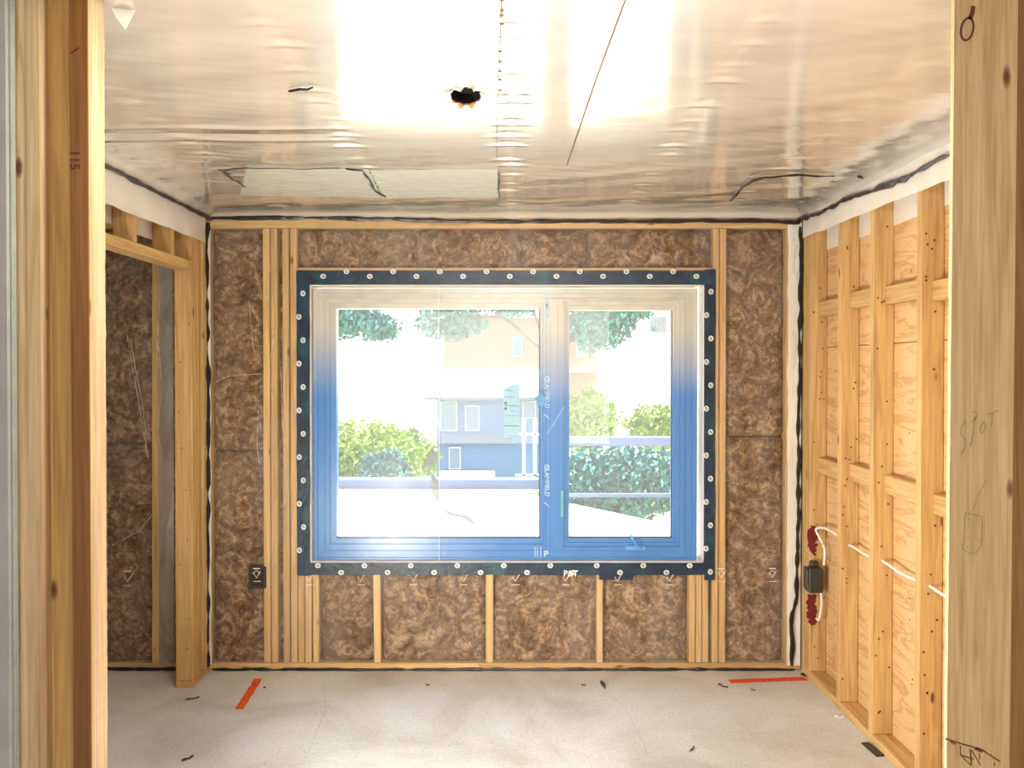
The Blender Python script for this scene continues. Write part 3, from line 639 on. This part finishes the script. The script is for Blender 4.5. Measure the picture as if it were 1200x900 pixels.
piece('top_plate', WX, -1.4, 1.68, 1.66, 1.76, 2.462, 2.488, parent=wallf)
# stamped marks on the shade-coloured stud face
bm = nb()
text_bm('115', .03, Matrix.Translation(at(88.5, 188, 1.8015)) @ Matrix.Rotation(PI/2, 4, 'X') @ Matrix.Rotation(-PI/2, 4, 'Z'), .0003, bm, .0004)
text_bm('1', .03, Matrix.Translation(at(89.5, 61, 1.8015)) @ Matrix.Rotation(PI/2, 4, 'X') @ Matrix.Rotation(-1.0, 4, 'Z'), .0003, bm, .0004)
build('grade_stamp', bm, KNOT, wallf)
# right board, face on, leaning very slightly
YR = 1.70
bm = nb(); n = 80
L = []
for k in range(n+1):
    z = 2.46*k/n; lean = (z-1.2)*.0048; j = .0008*noise.noise((4, 0, z*20))
    c = [(fx(1113, YR)+lean+j, YR), (fx(1187, YR)+lean, YR), (fx(1187, YR)+lean, YR+.012), (fx(1113, YR)+lean+j, YR+.012)]
    L.append([bm.verts.new((x, y, z)) for x, y in c])
for a, b_ in zip(L, L[1:]):
    for k in range(4): bm.faces.new((a[k], a[(k+1) % 4], b_[(k+1) % 4], b_[k]))
bm.faces.new(L[0]); bm.faces.new(L[-1][::-1]); bmesh.ops.recalc_face_normals(bm, faces=bm.faces)
brd = build('stud', bm, wood('pine_cream', 2, (.62, .50, .32), 0), wallf, label='wide cream board face on at the right edge with pencil notes')
rough_stud(fx(1176, 1.74), fx(1240, 1.74), 1.74, 1.778, WDRK, edge=0, lab='stud behind the cream board, coloured dark as in shade')  # the shade on this stud is painted into its dark colour
yb_ = YR-.0004
bm = nb()
S_ = lambda pts, w=.0022: ribbon(bm, [at(x, y, yb_) for x, y in pts], w, (0, -1, 0), .0004)
S_([(1133, 493), (1127, 500), (1126, 508), (1131, 514), (1132, 522), (1127, 533)]); S_([(1138, 524), (1141, 505), (1143, 488)]); S_([(1139, 484), (1145, 482), (1145, 489), (1139, 495)])
S_([(1153, 494), (1149, 501), (1150, 508), (1154, 505), (1156, 498), (1153, 494)]); S_([(1162, 500), (1164, 484)]); S_([(1157, 486), (1170, 481)])
S_([(1157, 562), (1148, 580), (1141, 598)], .0013)
S_([(1132.5, 601), (1152, 606), (1152.5, 620), (1151, 640), (1147, 646), (1145, 649), (1137, 649), (1130, 644), (1132.5, 601)])
for x, y in ((1136, 609), (1148, 613), (1136, 629), (1148, 634), (1135, 642)): S_([(x-.6, y), (x+.8, y)], .003)
build('pencil_note', bm, PENCIL, brd, label='green pencilled word SPOT above a drawn plate outline')
bm = nb()
for pts, w in ((((1110, 867.5), (1130, 874), (1152, 880), (1175, 895)), .0032), (((1128, 876), (1128.5, 887), (1140, 899)), .0022), (((1128, 887), (1144, 892)), .0025), (((1140, 880), (1141, 899)), .003), (((1141, 881), (1152, 899)), .002), (((1150.5, 885), (1151, 893)), .002), (((1145, 879), (1154, 883)), .006), (((1116, 871), (1122, 874)), .004), (((1168, 896), (1168, 900)), .002)):
    ribbon(bm, [at(x, y, yb_) for x, y in pts], w, (0, -1, 0), .0004)
build('truss_sketch', bm, PENDK, brd, label='brown marker sketch of a truss')
kp = [(1131+7.2*math.cos(a)+.3*math.sin(a)*6, 36-13*math.sin(a)) for a in [2*PI*k/20 for k in range(21)]]
bm = ribbon(nb(), [at(x, y, yb_) for x, y in kp], .0042, (0, -1, 0), .0006); ribbon(bm, [at(1134, 24, yb_), at(1137, 17, yb_), at(1138, 9, yb_)], .009, (0, -1, 0), .0006)
kn = build('knot', bm, KNOT, brd, label='dark ringed knot')
# loose plastic scrap hanging at the upper left
bm = nb(); V = [bm.verts.new(v) for v in (at(122, -10, 1.93), at(160, -10, 1.95), at(161, 14, 1.93), at(149, 37, 1.90), at(138, 22, 1.91))]
bm.faces.new((V[0], V[1], V[2], V[4])); bm.faces.new((V[4], V[2], V[3]))
build('plastic_scrap', bm, POLYM, label='pointed scrap of milky plastic hanging at upper left', cat='plastic scrap')

# ================================================================== ceiling
ceil = build('ceiling', bx(-2.95, 1.75, -2.5, 4.62, 2.66, 2.70), SHEATH, kind='structure')
TR = [-2.40, -1.795, -1.19, -.59, .015, .63, 1.17]
WJ = wood('joist_pine', 1, (.85, .70, .48))
for x in TR: piece('joist', WJ, x-.019, x+.019, -2.5, 4.58, CZ+.012, 2.658, parent=ceil, bev=.002)
def cbatt(x0, x1, y0, y1):
    s = random.uniform(0, 50)
    def f(u, v):
        x = x0+(x1-x0)*u; y = y0+(y1-y0)*v; g = min(v, 1-v)*(y1-y0)
        return Vector((x, y, CZ+.045+.012*noise.noise((x*6+s, y*6, 0))+.007*noise.noise((x*17+s, y*17, 3))+.03*math.exp(-g/.01)))
    build('insulation_batt', grid(16, 40, f), INSC, ceil, smooth=True)
ed = [-2.95]+TR+[1.69]
for a, b_ in zip(ed, ed[1:]):
    for y0, y1 in ((1.76, 3.1), (3.101, 4.44)): cbatt(a+.019, b_-.019, y0, y1)
hole = atz(545, 114, CZ)
STAP = [(x+random.uniform(-.015, .015), 1.6+k*.165+random.uniform(-.05, .05), random.uniform(.15, .75) if abs(x) > .1 else random.uniform(.6, 1)) for i, x in enumerate(TR) for k in range(18)]
def ch(x, y):
    d = min(abs(x-t) for t in TR); z = CZ - .0035*math.sin(min(1, d/.3)*PI/2)
    z += .0020*noise.noise((x*1.1, y*2.0, 4)) + .0004*noise.noise((x*2.0, y*9+x*2, 1)) + .00012*noise.noise((x*4, y*30, 7))
    side = min(1, max(0, (abs(x-.0)-.45)/.5)); far = min(1, max(0, (y-3.15)/.5))
    k = max(side, far)
    z += k*(.0022*noise.noise((x*1.8+2, y*9+x*3, 11)) + .0006*noise.noise((x*5, y*26-x*7, 17)))
    for sx, sy, sa in NEAR(x, y):
        dx, dy = x-sx, y-sy; z += sa*(-.0045)*math.exp(-(dx/.05)**2-((dy-.035-abs(dx)*.2)/.013)**2)+sa*.003*math.exp(-(dx/.03)**2-(dy/.02)**2)
    # two long cross folds at the left
    if x < -.55:
        for fy, h in ((2.90, .004), (2.98, -.003), (3.05, .0035)): z -= h*math.exp(-((y-fy-.02*x)/.022)**2)*min(1, (-.55-x)/.2)
    e = min(1.60-x, x+1.61, 4.44-y)      # drawn down at the wall corners
    z -= .045*math.exp(-max(0, e)/.03)
    r = math.hypot(x-hole.x, y-hole.y); z += .006*math.exp(-(r/.06)**2)
    return z
_g = {}
for s_ in STAP: _g.setdefault((round(s_[0]*4), round(s_[1]*4)), []).append(s_)
def NEAR(x, y):
    a, b_ = round(x*4), round(y*4)
    return [q for i in (-1, 0, 1) for j in (-1, 0, 1) for q in _g.get((a+i, b_+j), ())]
nu, nv = 170, 270; x0, x1, y0, y1 = -1.60, 1.59, 1.72, 4.432
bm = grid(nu, nv, lambda u, v: Vector((x0+(x1-x0)*u, y0+(y1-y0)*v, ch(x0+(x1-x0)*u, y0+(y1-y0)*v))))
bmesh.ops.delete(bm, geom=[f for f in bm.faces if ((f.calc_center_median().x-hole.x)/.052)**2+((f.calc_center_median().y-hole.y)/.085)**2 < 1], context='FACES')
csheet = build('plastic_sheet', bm, POLYC, smooth=True, label='shiny wrinkled vapour barrier sheet stapled under the whole ceiling', cat='plastic sheet')
# sheet in the neighbouring space
build('plastic_sheet', grid(30, 60, lambda u, v: Vector((-2.94+1.2*u, 1.8+2.62*v, CZ-.01+.004*noise.noise((u*5, v*12, 0))))), POLYC, smooth=True, label='vapour barrier sheet on the ceiling beyond the left opening', cat='plastic sheet')
# dark seam of staples on the centre joist
bm = nb()
for py in (2, 14, 20, 30, 45, 62, 74, 85, 95, 107, 120): 
    c = atz(586+(2 if py < 40 else 0), py, CZ-.002); bmesh.ops.create_cube(bm, size=1, matrix=Matrix.Translation(c) @ Matrix.Diagonal((.010, .004, .003, 1)))
tube([atz(588, -5, CZ-.002), atz(586, 60, CZ-.0015), atz(583, 120, CZ-.002), atz(582, 185, CZ-.003)], .0009, 4, bm=bm)
build('staple_seam', bm, DEBR, csheet)
build('string_line', tube([atz(735, -5, CZ-.006), atz(700, 90, CZ-.008), atz(664, 195, CZ-.008)], .0016, 5), DEBR, csheet, label='thin diagonal crease line')
# folds with dark sealant showing
for i, (pts, r) in enumerate((([(257, 199), (270, 205), (262, 203), (280, 215), (287, 220)], .003), ([(258, 200), (290, 197), (330, 199), (400, 198)], .0016), ([(405, 198), (425, 201), (434, 214), (440, 224), (452, 231)], .0035), ([(855, 236), (868, 222), (880, 212), (895, 208), (935, 207), (977, 208)], .0032), ([(1005, 208), (1016, 212), (1028, 208), (1018, 214), (1005, 220), (978, 236)], .0042), ([(585, 205), (583, 220), (585, 232)], .0022), ([(340, 108), (352, 106), (361, 107), (368, 105)], .0022))):
    build('fold_sealant', bead([atz(*p, CZ-.013) for p in pts], r*1.3, .006, .02, .7), BLACK, csheet)
# pale patches of a second sheet near the window wall
def patch(pq, lab, m=POLYM):
    c = [atz(*p, CZ-.009) for p in pq]
    f = lambda u, v: (c[0]*(1-u)+c[1]*u)*(1-v)+(c[3]*(1-u)+c[2]*u)*v+Vector((0, .01*noise.noise((u*9, v, 0)), .0012*noise.noise((u*14, v*6, 2))))
    build('plastic_patch', grid(60, 14, f), m, smooth=True, label=lab, cat='plastic patch')
PATCH = film('poly_patch', .38, (.80, .86, .80), .2, 1.5, .4, (4, 9, 3), .3, .008)
patch([(290, 199), (432, 199), (447, 232), (282, 230)], 'pale greenish plastic patch on the ceiling, left of two near the window', PATCH)
patch([(434, 200), (583, 199), (585, 232), (450, 232)], 'pale greenish plastic patch on the ceiling, directly above the window', PATCH)
# ceiling box in the torn hole
cb = empty('ceiling_box', (hole.x, hole.y, CZ), label='black octagonal ceiling box showing through a torn hole in the sheet', cat='electrical box')
bm = nb(); R_ = .05; L = []
for z, r in ((CZ+.003, R_), (CZ+.035, R_), (CZ+.035, 0.001)):
    L.append([bm.verts.new((hole.x+r*math.cos(PI/8+k*PI/4), hole.y+r*math.sin(PI/8+k*PI/4)*1.75, z)) for k in range(8)])
for a, b_ in zip(L, L[1:]):
    for k in range(8): bm.faces.new((a[k], a[(k+1) % 8], b_[(k+1) % 8], b_[k]))
build('box_shell', bm, plain('void_black', (.004, .003, .003), .9, bst=0), cb)
for sx in (-1, 1):
    bm = nb(); bmesh.ops.create_cone(bm, cap_ends=True, segments=8, radius1=.009, radius2=.005, depth=.018, matrix=Matrix.Translation((hole.x+sx*.019, hole.y+.075, CZ-.004)) @ Matrix.Rotation(.6*sx, 4, 'Y'))
    build('wire_nut', bm, COPPER, cb)
for a0 in (-2.9, -2.5, 2.8, .25, -.2, .6, 1.5, 2.2, -1.2, -1.9):
    bm = nb(); c = Vector((hole.x+.05*math.cos(a0), hole.y+.083*math.sin(a0), CZ-.001)); o_ = Vector((math.cos(a0), math.sin(a0), 0)); s_ = Vector((-math.sin(a0), math.cos(a0), 0)); w = .012+random.random()*.012
    V = [bm.verts.new(v) for v in (c+s_*w, c-s_*w, c+o_*(.02+random.random()*.02)-s_*w*.3+Vector((0, 0, -.012)), c+o_*.012+s_*w*.6+Vector((0, 0, -.016)))]
    bm.faces.new(V[:3]); bm.faces.new((V[0], V[2], V[3])); build('torn_flap', bm, POLYM, cb)

# ================================================================== small things on the floor
def chip(px, py, L, w, a, lab, m=DEBR, cat='debris', nm='wood_chip'):
    c = floor_px(px, py); bm = nb(); n = 7
    for k in range(n):
        pass
    P = [c+Vector((math.cos(a)*(k/(n-1)-.5)*L, math.sin(a)*(k/(n-1)-.5)*L, .004+.003*math.sin(k*1.3))) for k in range(n)]
    R = []
    for k, p in enumerate(P):
        ww = w*(.35+.65*math.sin(PI*(k+.6)/(n+.2)))*random.uniform(.7, 1.2); q = Vector((-math.sin(a), math.cos(a), 0))*ww/2
        R.append([bm.verts.new(p+q), bm.verts.new(p+Vector((0, 0, .004))), bm.verts.new(p-q), bm.verts.new((p.x, p.y, .0005))])
    for a_, b_ in zip(R, R[1:]):
        for k in range(4): bm.faces.new((a_[k], a_[(k+1) % 4], b_[(k+1) % 4], b_[k]))
    bm.faces.new(R[0]); bm.faces.new(R[-1][::-1]); bmesh.ops.recalc_face_normals(bm, faces=bm.faces)
    build(nm, bm, m, label=lab, cat=cat)
chip(224, 821, .065, .018, .5, 'dark wood chip on the floor near the flat left stud')
chip(218, 892, .05, .022, .9, 'curled brown chip at the bottom edge by the left post')
chip(848, 806, .06, .018, -.9, 'dark splinter on the floor near the orange line')
chip(707, 804, .02, .10, .1, 'dark smear of debris on the floor below the right casement')
chip(812, 881, .05, .008, 1.0, 'thin dark splinter on the floor toward the lower right')
chip(884, 811, .02, .01, -.5, 'tiny dark crumb on the floor right of the splinter')
chip(684, 805, .022, .01, 0, 'small brown crumb on the floor beside the dark smear')
chip(501, 805, .02, .01, 0, 'small brown crumb on the floor below the large pane')
chip(309, 808, .014, .014, 0, 'tiny dark crumb on the floor right of the slanted orange stroke')
chip(985, 843, .04, .02, -.2, 'pale paper shred on the floor near the right bottom plate', WHITE)
chip(967, 797, .04, .03, .4, 'pale crumpled shred in the right corner bay', WHITE)
a = floor_px(1016, 873.5); b_ = floor_px(1034, 889)
bm = nb(); d = (b_-a); nrm_ = Vector((-d.y, d.x, 0)).normalized()*.018; P = [a-nrm_, b_-nrm_, b_+nrm_, a+nrm_]
f0 = bm.faces.new([bm.verts.new(p+Vector((0, 0, .0005))) for p in P]); r = bmesh.ops.extrude_face_region(bm, geom=[f0]); bmesh.ops.translate(bm, vec=(0, 0, .006), verts=[v for v in r['geom'] if isinstance(v, bmesh.types.BMVert)])
bmesh.ops.recalc_face_normals(bm, faces=bm.faces)
build('black_shim', bm, BLACK, label='flat black plastic shim on the floor beside the right bottom plate', cat='shim')

# ================================================================== outside
DZ = -.4
def gp(px, py): 
    Y = (CH-DZ)*F/(py-430); return Vector(((px-594)*Y/F, Y, DZ))
bm = nb(); P = [Vector((-8, 4.8, DZ)), Vector((6.5, 4.8, DZ)), gp(800, 618), gp(667, 590), gp(596, 574), Vector((-9, 13.8, DZ))]
f0 = bm.faces.new([bm.verts.new(p) for p in P]); r = bmesh.ops.extrude_face_region(bm, geom=[f0]); bmesh.ops.translate(bm, vec=(0, 0, -.2), verts=[v for v in r['geom'] if isinstance(v, bmesh.types.BMVert)])
bmesh.ops.recalc_face_normals(bm, faces=bm.faces)
build('deck', bm, DECKM, kind='structure')
build('ground', bx(-40, 40, 4.7, 90, -1.6, -1.5), GRND, kind='structure')
Yk = 13.9
kb = build('kerb_beam', bx(fx(370, Yk), fx(636, Yk), Yk, Yk+.3, CH+(430-574)*Yk/F, CH+(430-562)*Yk/F, bev=.01), RAILM, label='low blue grey beam across the far edge of the deck', cat='beam')
# railing on the right
ra = empty('deck_railing', (1.6, 12.2, DZ), label='blue grey deck railing seen through the right pane', cat='railing')
Yr = 12.2
build('handrail', bx(fx(640, Yr), fx(800, Yr), Yr, Yr+.09, CH+(430-523)*Yr/F, CH+(430-512)*Yr/F, bev=.01), RAILM, ra)
build('bottom_rail', bx(fx(640, Yr), fx(800, Yr), Yr, Yr+.06, DZ+.1, DZ+.16, bev=.005), RAILM, ra)
for px in (648, 795): build('post', bx(fx(px, Yr)-.04, fx(px, Yr)+.04, Yr, Yr+.08, DZ-.2, CH+(430-512)*Yr/F), RAILM, ra)
RAILW = plain('white_rail', (.8, .76, .7), .5)
rb = empty('garden_gate', (.4, 15, DZ), label='small white barred gate beyond the deck left of the mullion', cat='gate')
Yg = 15.0
for py in (509, 557): build('rail', bx(fx(604, Yg), fx(634, Yg), Yg, Yg+.05, Z(py+1.2, Yg), Z(py-1.2, Yg)), RAILW, rb)
for px in (614, 627): build('post', bx(fx(px, Yg)-.03, fx(px, Yg)+.03, Yg, Yg+.05, -1.5, Z(490, Yg)), RAILW, rb)
# blue neighbour house
Yh = 22.0
nh = empty('neighbour_house', (fx(570, Yh), Yh, -1.5), label='blue sided house beyond the deck behind the large pane', cat='house')
HX = lambda p: fx(p, Yh); HZ = lambda q: Z(q, Yh)
build('wall', bx(HX(512), HX(640), Yh, Yh+6, -1.5, HZ(462)), HOUSEB, nh)
bm = nb(); P = [(HX(498), Yh-.4, HZ(463)), (HX(648), Yh-.4, HZ(463)), (HX(640), Yh+3.5, HZ(438)), (HX(508), Yh+3.5, HZ(438))]
f0 = bm.faces.new([bm.verts.new(p) for p in P]); r = bmesh.ops.extrude_face_region(bm, geom=[f0]); bmesh.ops.translate(bm, vec=(0, 0, -.12), verts=[v for v in r['geom'] if isinstance(v, bmesh.types.BMVert)]); bmesh.ops.recalc_face_normals(bm, faces=bm.faces)
build('roof', bm, HROOF, nh)
build('fascia', bx(HX(498), HX(648), Yh-.5, Yh-.42, HZ(465), HZ(462)), HOUSEW, nh)
build('band', bx(HX(512), HX(600), Yh-.12, Yh-.02, HZ(520), HZ(509)), HROOF, nh)
build('terrace_edge', bx(HX(516), HX(580), Yh-.5, Yh-.1, HZ(557), HZ(551)), HOUSEW, nh)
for a, b_, c, d in ((516, 536, 470, 505), (545, 562, 475, 505), (526, 540, 524, 550), (612, 628, 470, 490)):
    w_ = build('window', bx(HX(a), HX(b_), Yh-.06, Yh-.01, HZ(d), HZ(c)), HOUSEW, nh); build('pane', bx(HX(a+1.2), HX(b_-1.2), Yh-.09, Yh-.065, HZ(d-1.2), HZ(c+1.2)), HGL, w_)
# salmon building further back
Ys_ = 34.0
sb = empty('salmon_building', (fx(620, Ys_), Ys_, -1.5), label='tall salmon stucco building rising behind the blue house', cat='building')
build('wall', bx(fx(520, Ys_), fx(700, Ys_), Ys_, Ys_+8, -1.5, Z(372, Ys_)), SALM, sb)
build('parapet', bx(fx(518, Ys_), fx(702, Ys_), Ys_-.3, Ys_+8.3, Z(373, Ys_), Z(369, Ys_)), HOUSEW, sb)
build('ledge', bx(fx(520, Ys_), fx(700, Ys_), Ys_-.3, Ys_-.01, Z(436, Ys_), Z(433, Ys_)), HOUSEW, sb)
for px in (600, 650, 676): 
    w_ = build('window', bx(fx(px, Ys_), fx(px+12, Ys_), Ys_-.08, Ys_-.01, Z(418, Ys_), Z(395, Ys_)), HOUSEW, sb); build('pane', bx(fx(px+1, Ys_), fx(px+11, Ys_), Ys_-.12, Ys_-.085, Z(417, Ys_), Z(396, Ys_)), HGL, w_)
# plants
def plant(c, rad, n, m, lab, cat, nm, trunk=None, lsz=.075):
    root = empty(nm, (c[0], c[1], -1.5), label=lab, cat=cat); bm = nb()
    for k in range(n):
        d = Vector((random.gauss(0, 1), random.gauss(0, 1), random.gauss(0, 1))).normalized()*(random.random()**.45)
        p = Vector(c)+Vector((d.x*rad[0], d.y*rad[1], d.z*rad[2]))*(1+.25*noise.noise((d.x*2, d.y*2, d.z*2+c[0])))
        a = Vector((random.gauss(0, 1), random.gauss(0, 1), random.gauss(0, 1))).normalized(); b_ = a.cross(Vector((random.random(), random.random(), 1))).normalized(); s = lsz*random.uniform(.6, 1.3)
        bm.faces.new([bm.verts.new(q) for q in (p-a*s, p+b_*s*.5, p+a*s, p-b_*s*.5)])
    build('foliage', bm, m, root)
    build('trunk' if trunk else 'stem', tube([Vector((c[0], c[1], -1.5)), Vector((c[0]+.1, c[1], (c[2]-1.5)/2)), Vector((c[0], c[1], c[2]))], trunk or .05, 7), BARK, root)
P3 = lambda px, py, Y: tuple(at(px, py, Y))
plant(P3(425, 535, 17), (1.3, 1, .75), 5200, LEAFA, 'bright yellow green shrub beyond the deck at far left', 'shrub', 'shrub')
plant(P3(472, 532, 20.3), (.9, .7, .6), 4000, LEAFA, 'yellow green shrub beside the blue house', 'shrub', 'shrub')
plant(P3(452, 550, 15.2), (.5, .4, .35), 1800, LEAFB, 'small blue green bush in front of the yellow shrubs', 'shrub', 'shrub')
plant(P3(728, 568, 14.5), (1.4, .8, .75), 6400, LEAFB, 'blue green hedge below the railing in the right pane', 'shrub', 'shrub')
plant(P3(690, 495, 19), (.7, .8, .8), 2800, LEAFA, 'yellow green bush above the railing beside the mullion', 'shrub', 'shrub')
plant(P3(775, 500, 21), (1.0, .8, .6), 2800, LEAFA, 'yellow green bush above the railing at the far right', 'shrub', 'shrub')
def big_tree(lab, Y, base_px, lobes):
    root = empty('tree', (fx(base_px, Y), Y, -1.5), label=lab, cat='tree'); bm = nb(); tb = nb()
    top = at(base_px, 405, Y); tube([Vector((fx(base_px, Y), Y, -1.5)), top], .11, 8, bm=tb)
    for (px, py, rx, rz, n) in lobes:
        c = at(px, py, Y); tube([top-Vector((0, 0, .3)), top.lerp(c, .5)+Vector((0, 0, .35)), c], .05, 6, bm=tb)
        for k in range(n*2):
            d = Vector((random.gauss(0, 1), random.gauss(0, 1), random.gauss(0, 1))).normalized()*(random.random()**.6)
            p = c+Vector((d.x*rx, d.y*.8, d.z*rz))*(1+.35*noise.noise((d.x*2+px, d.y*2, d.z*2)))
            a = Vector((random.gauss(0, 1), random.gauss(0, 1), random.gauss(0, 1))).normalized(); b_ = a.cross(Vector((random.random(), random.random(), 1))).normalized(); s = .08*random.uniform(.6, 1.3)
            bm.faces.new([bm.verts.new(q) for q in (p-a*s, p+b_*s*.5, p+a*s, p-b_*s*.5)])
    build('foliage', bm, LEAFB, root); build('trunk', tb, BARK, root)
big_tree('blue green tree leaning in at the upper left of the large pane', 19.5, 368, [(410, 374, .9, .45, 1300), (445, 385, .5, .35, 600)])
big_tree('wide blue green tree spreading behind the mullion into both panes', 19.3, 650, [(528, 372, .8, .6, 1500), (600, 358, .7, .35, 500), (700, 378, .9, .7, 1700), (745, 362, .5, .3, 400)])
# twisted plastic ribbon hanging outside the large pane
rbn = nb(); pts = smooth_path([at(508, 530, 4.580), at(505, 548, 4.580), at(510, 565, 4.584), at(512, 585, 4.588), at(527, 602, 4.588), at(545, 606, 4.588), at(560, 618, 4.584), at(576, 628, 4.580), at(590, 632, 4.580)], 6); prev = None
for i, p in enumerate(pts):
    w = .028*(1-.55*i/len(pts))*(1.5 if i < 6 else 1); th = i*.23; s = Vector((math.cos(th)*w, math.sin(th)*w*.6, .3*w)); cur = (rbn.verts.new(p+s), rbn.verts.new(p-s))
    if prev: rbn.faces.new((prev[0], cur[0], cur[1], prev[1]))
    prev = cur
build('plastic_ribbon', rbn, RIBF, smooth=True, label='twisted grey plastic ribbon hanging outside the large window pane', cat='ribbon')
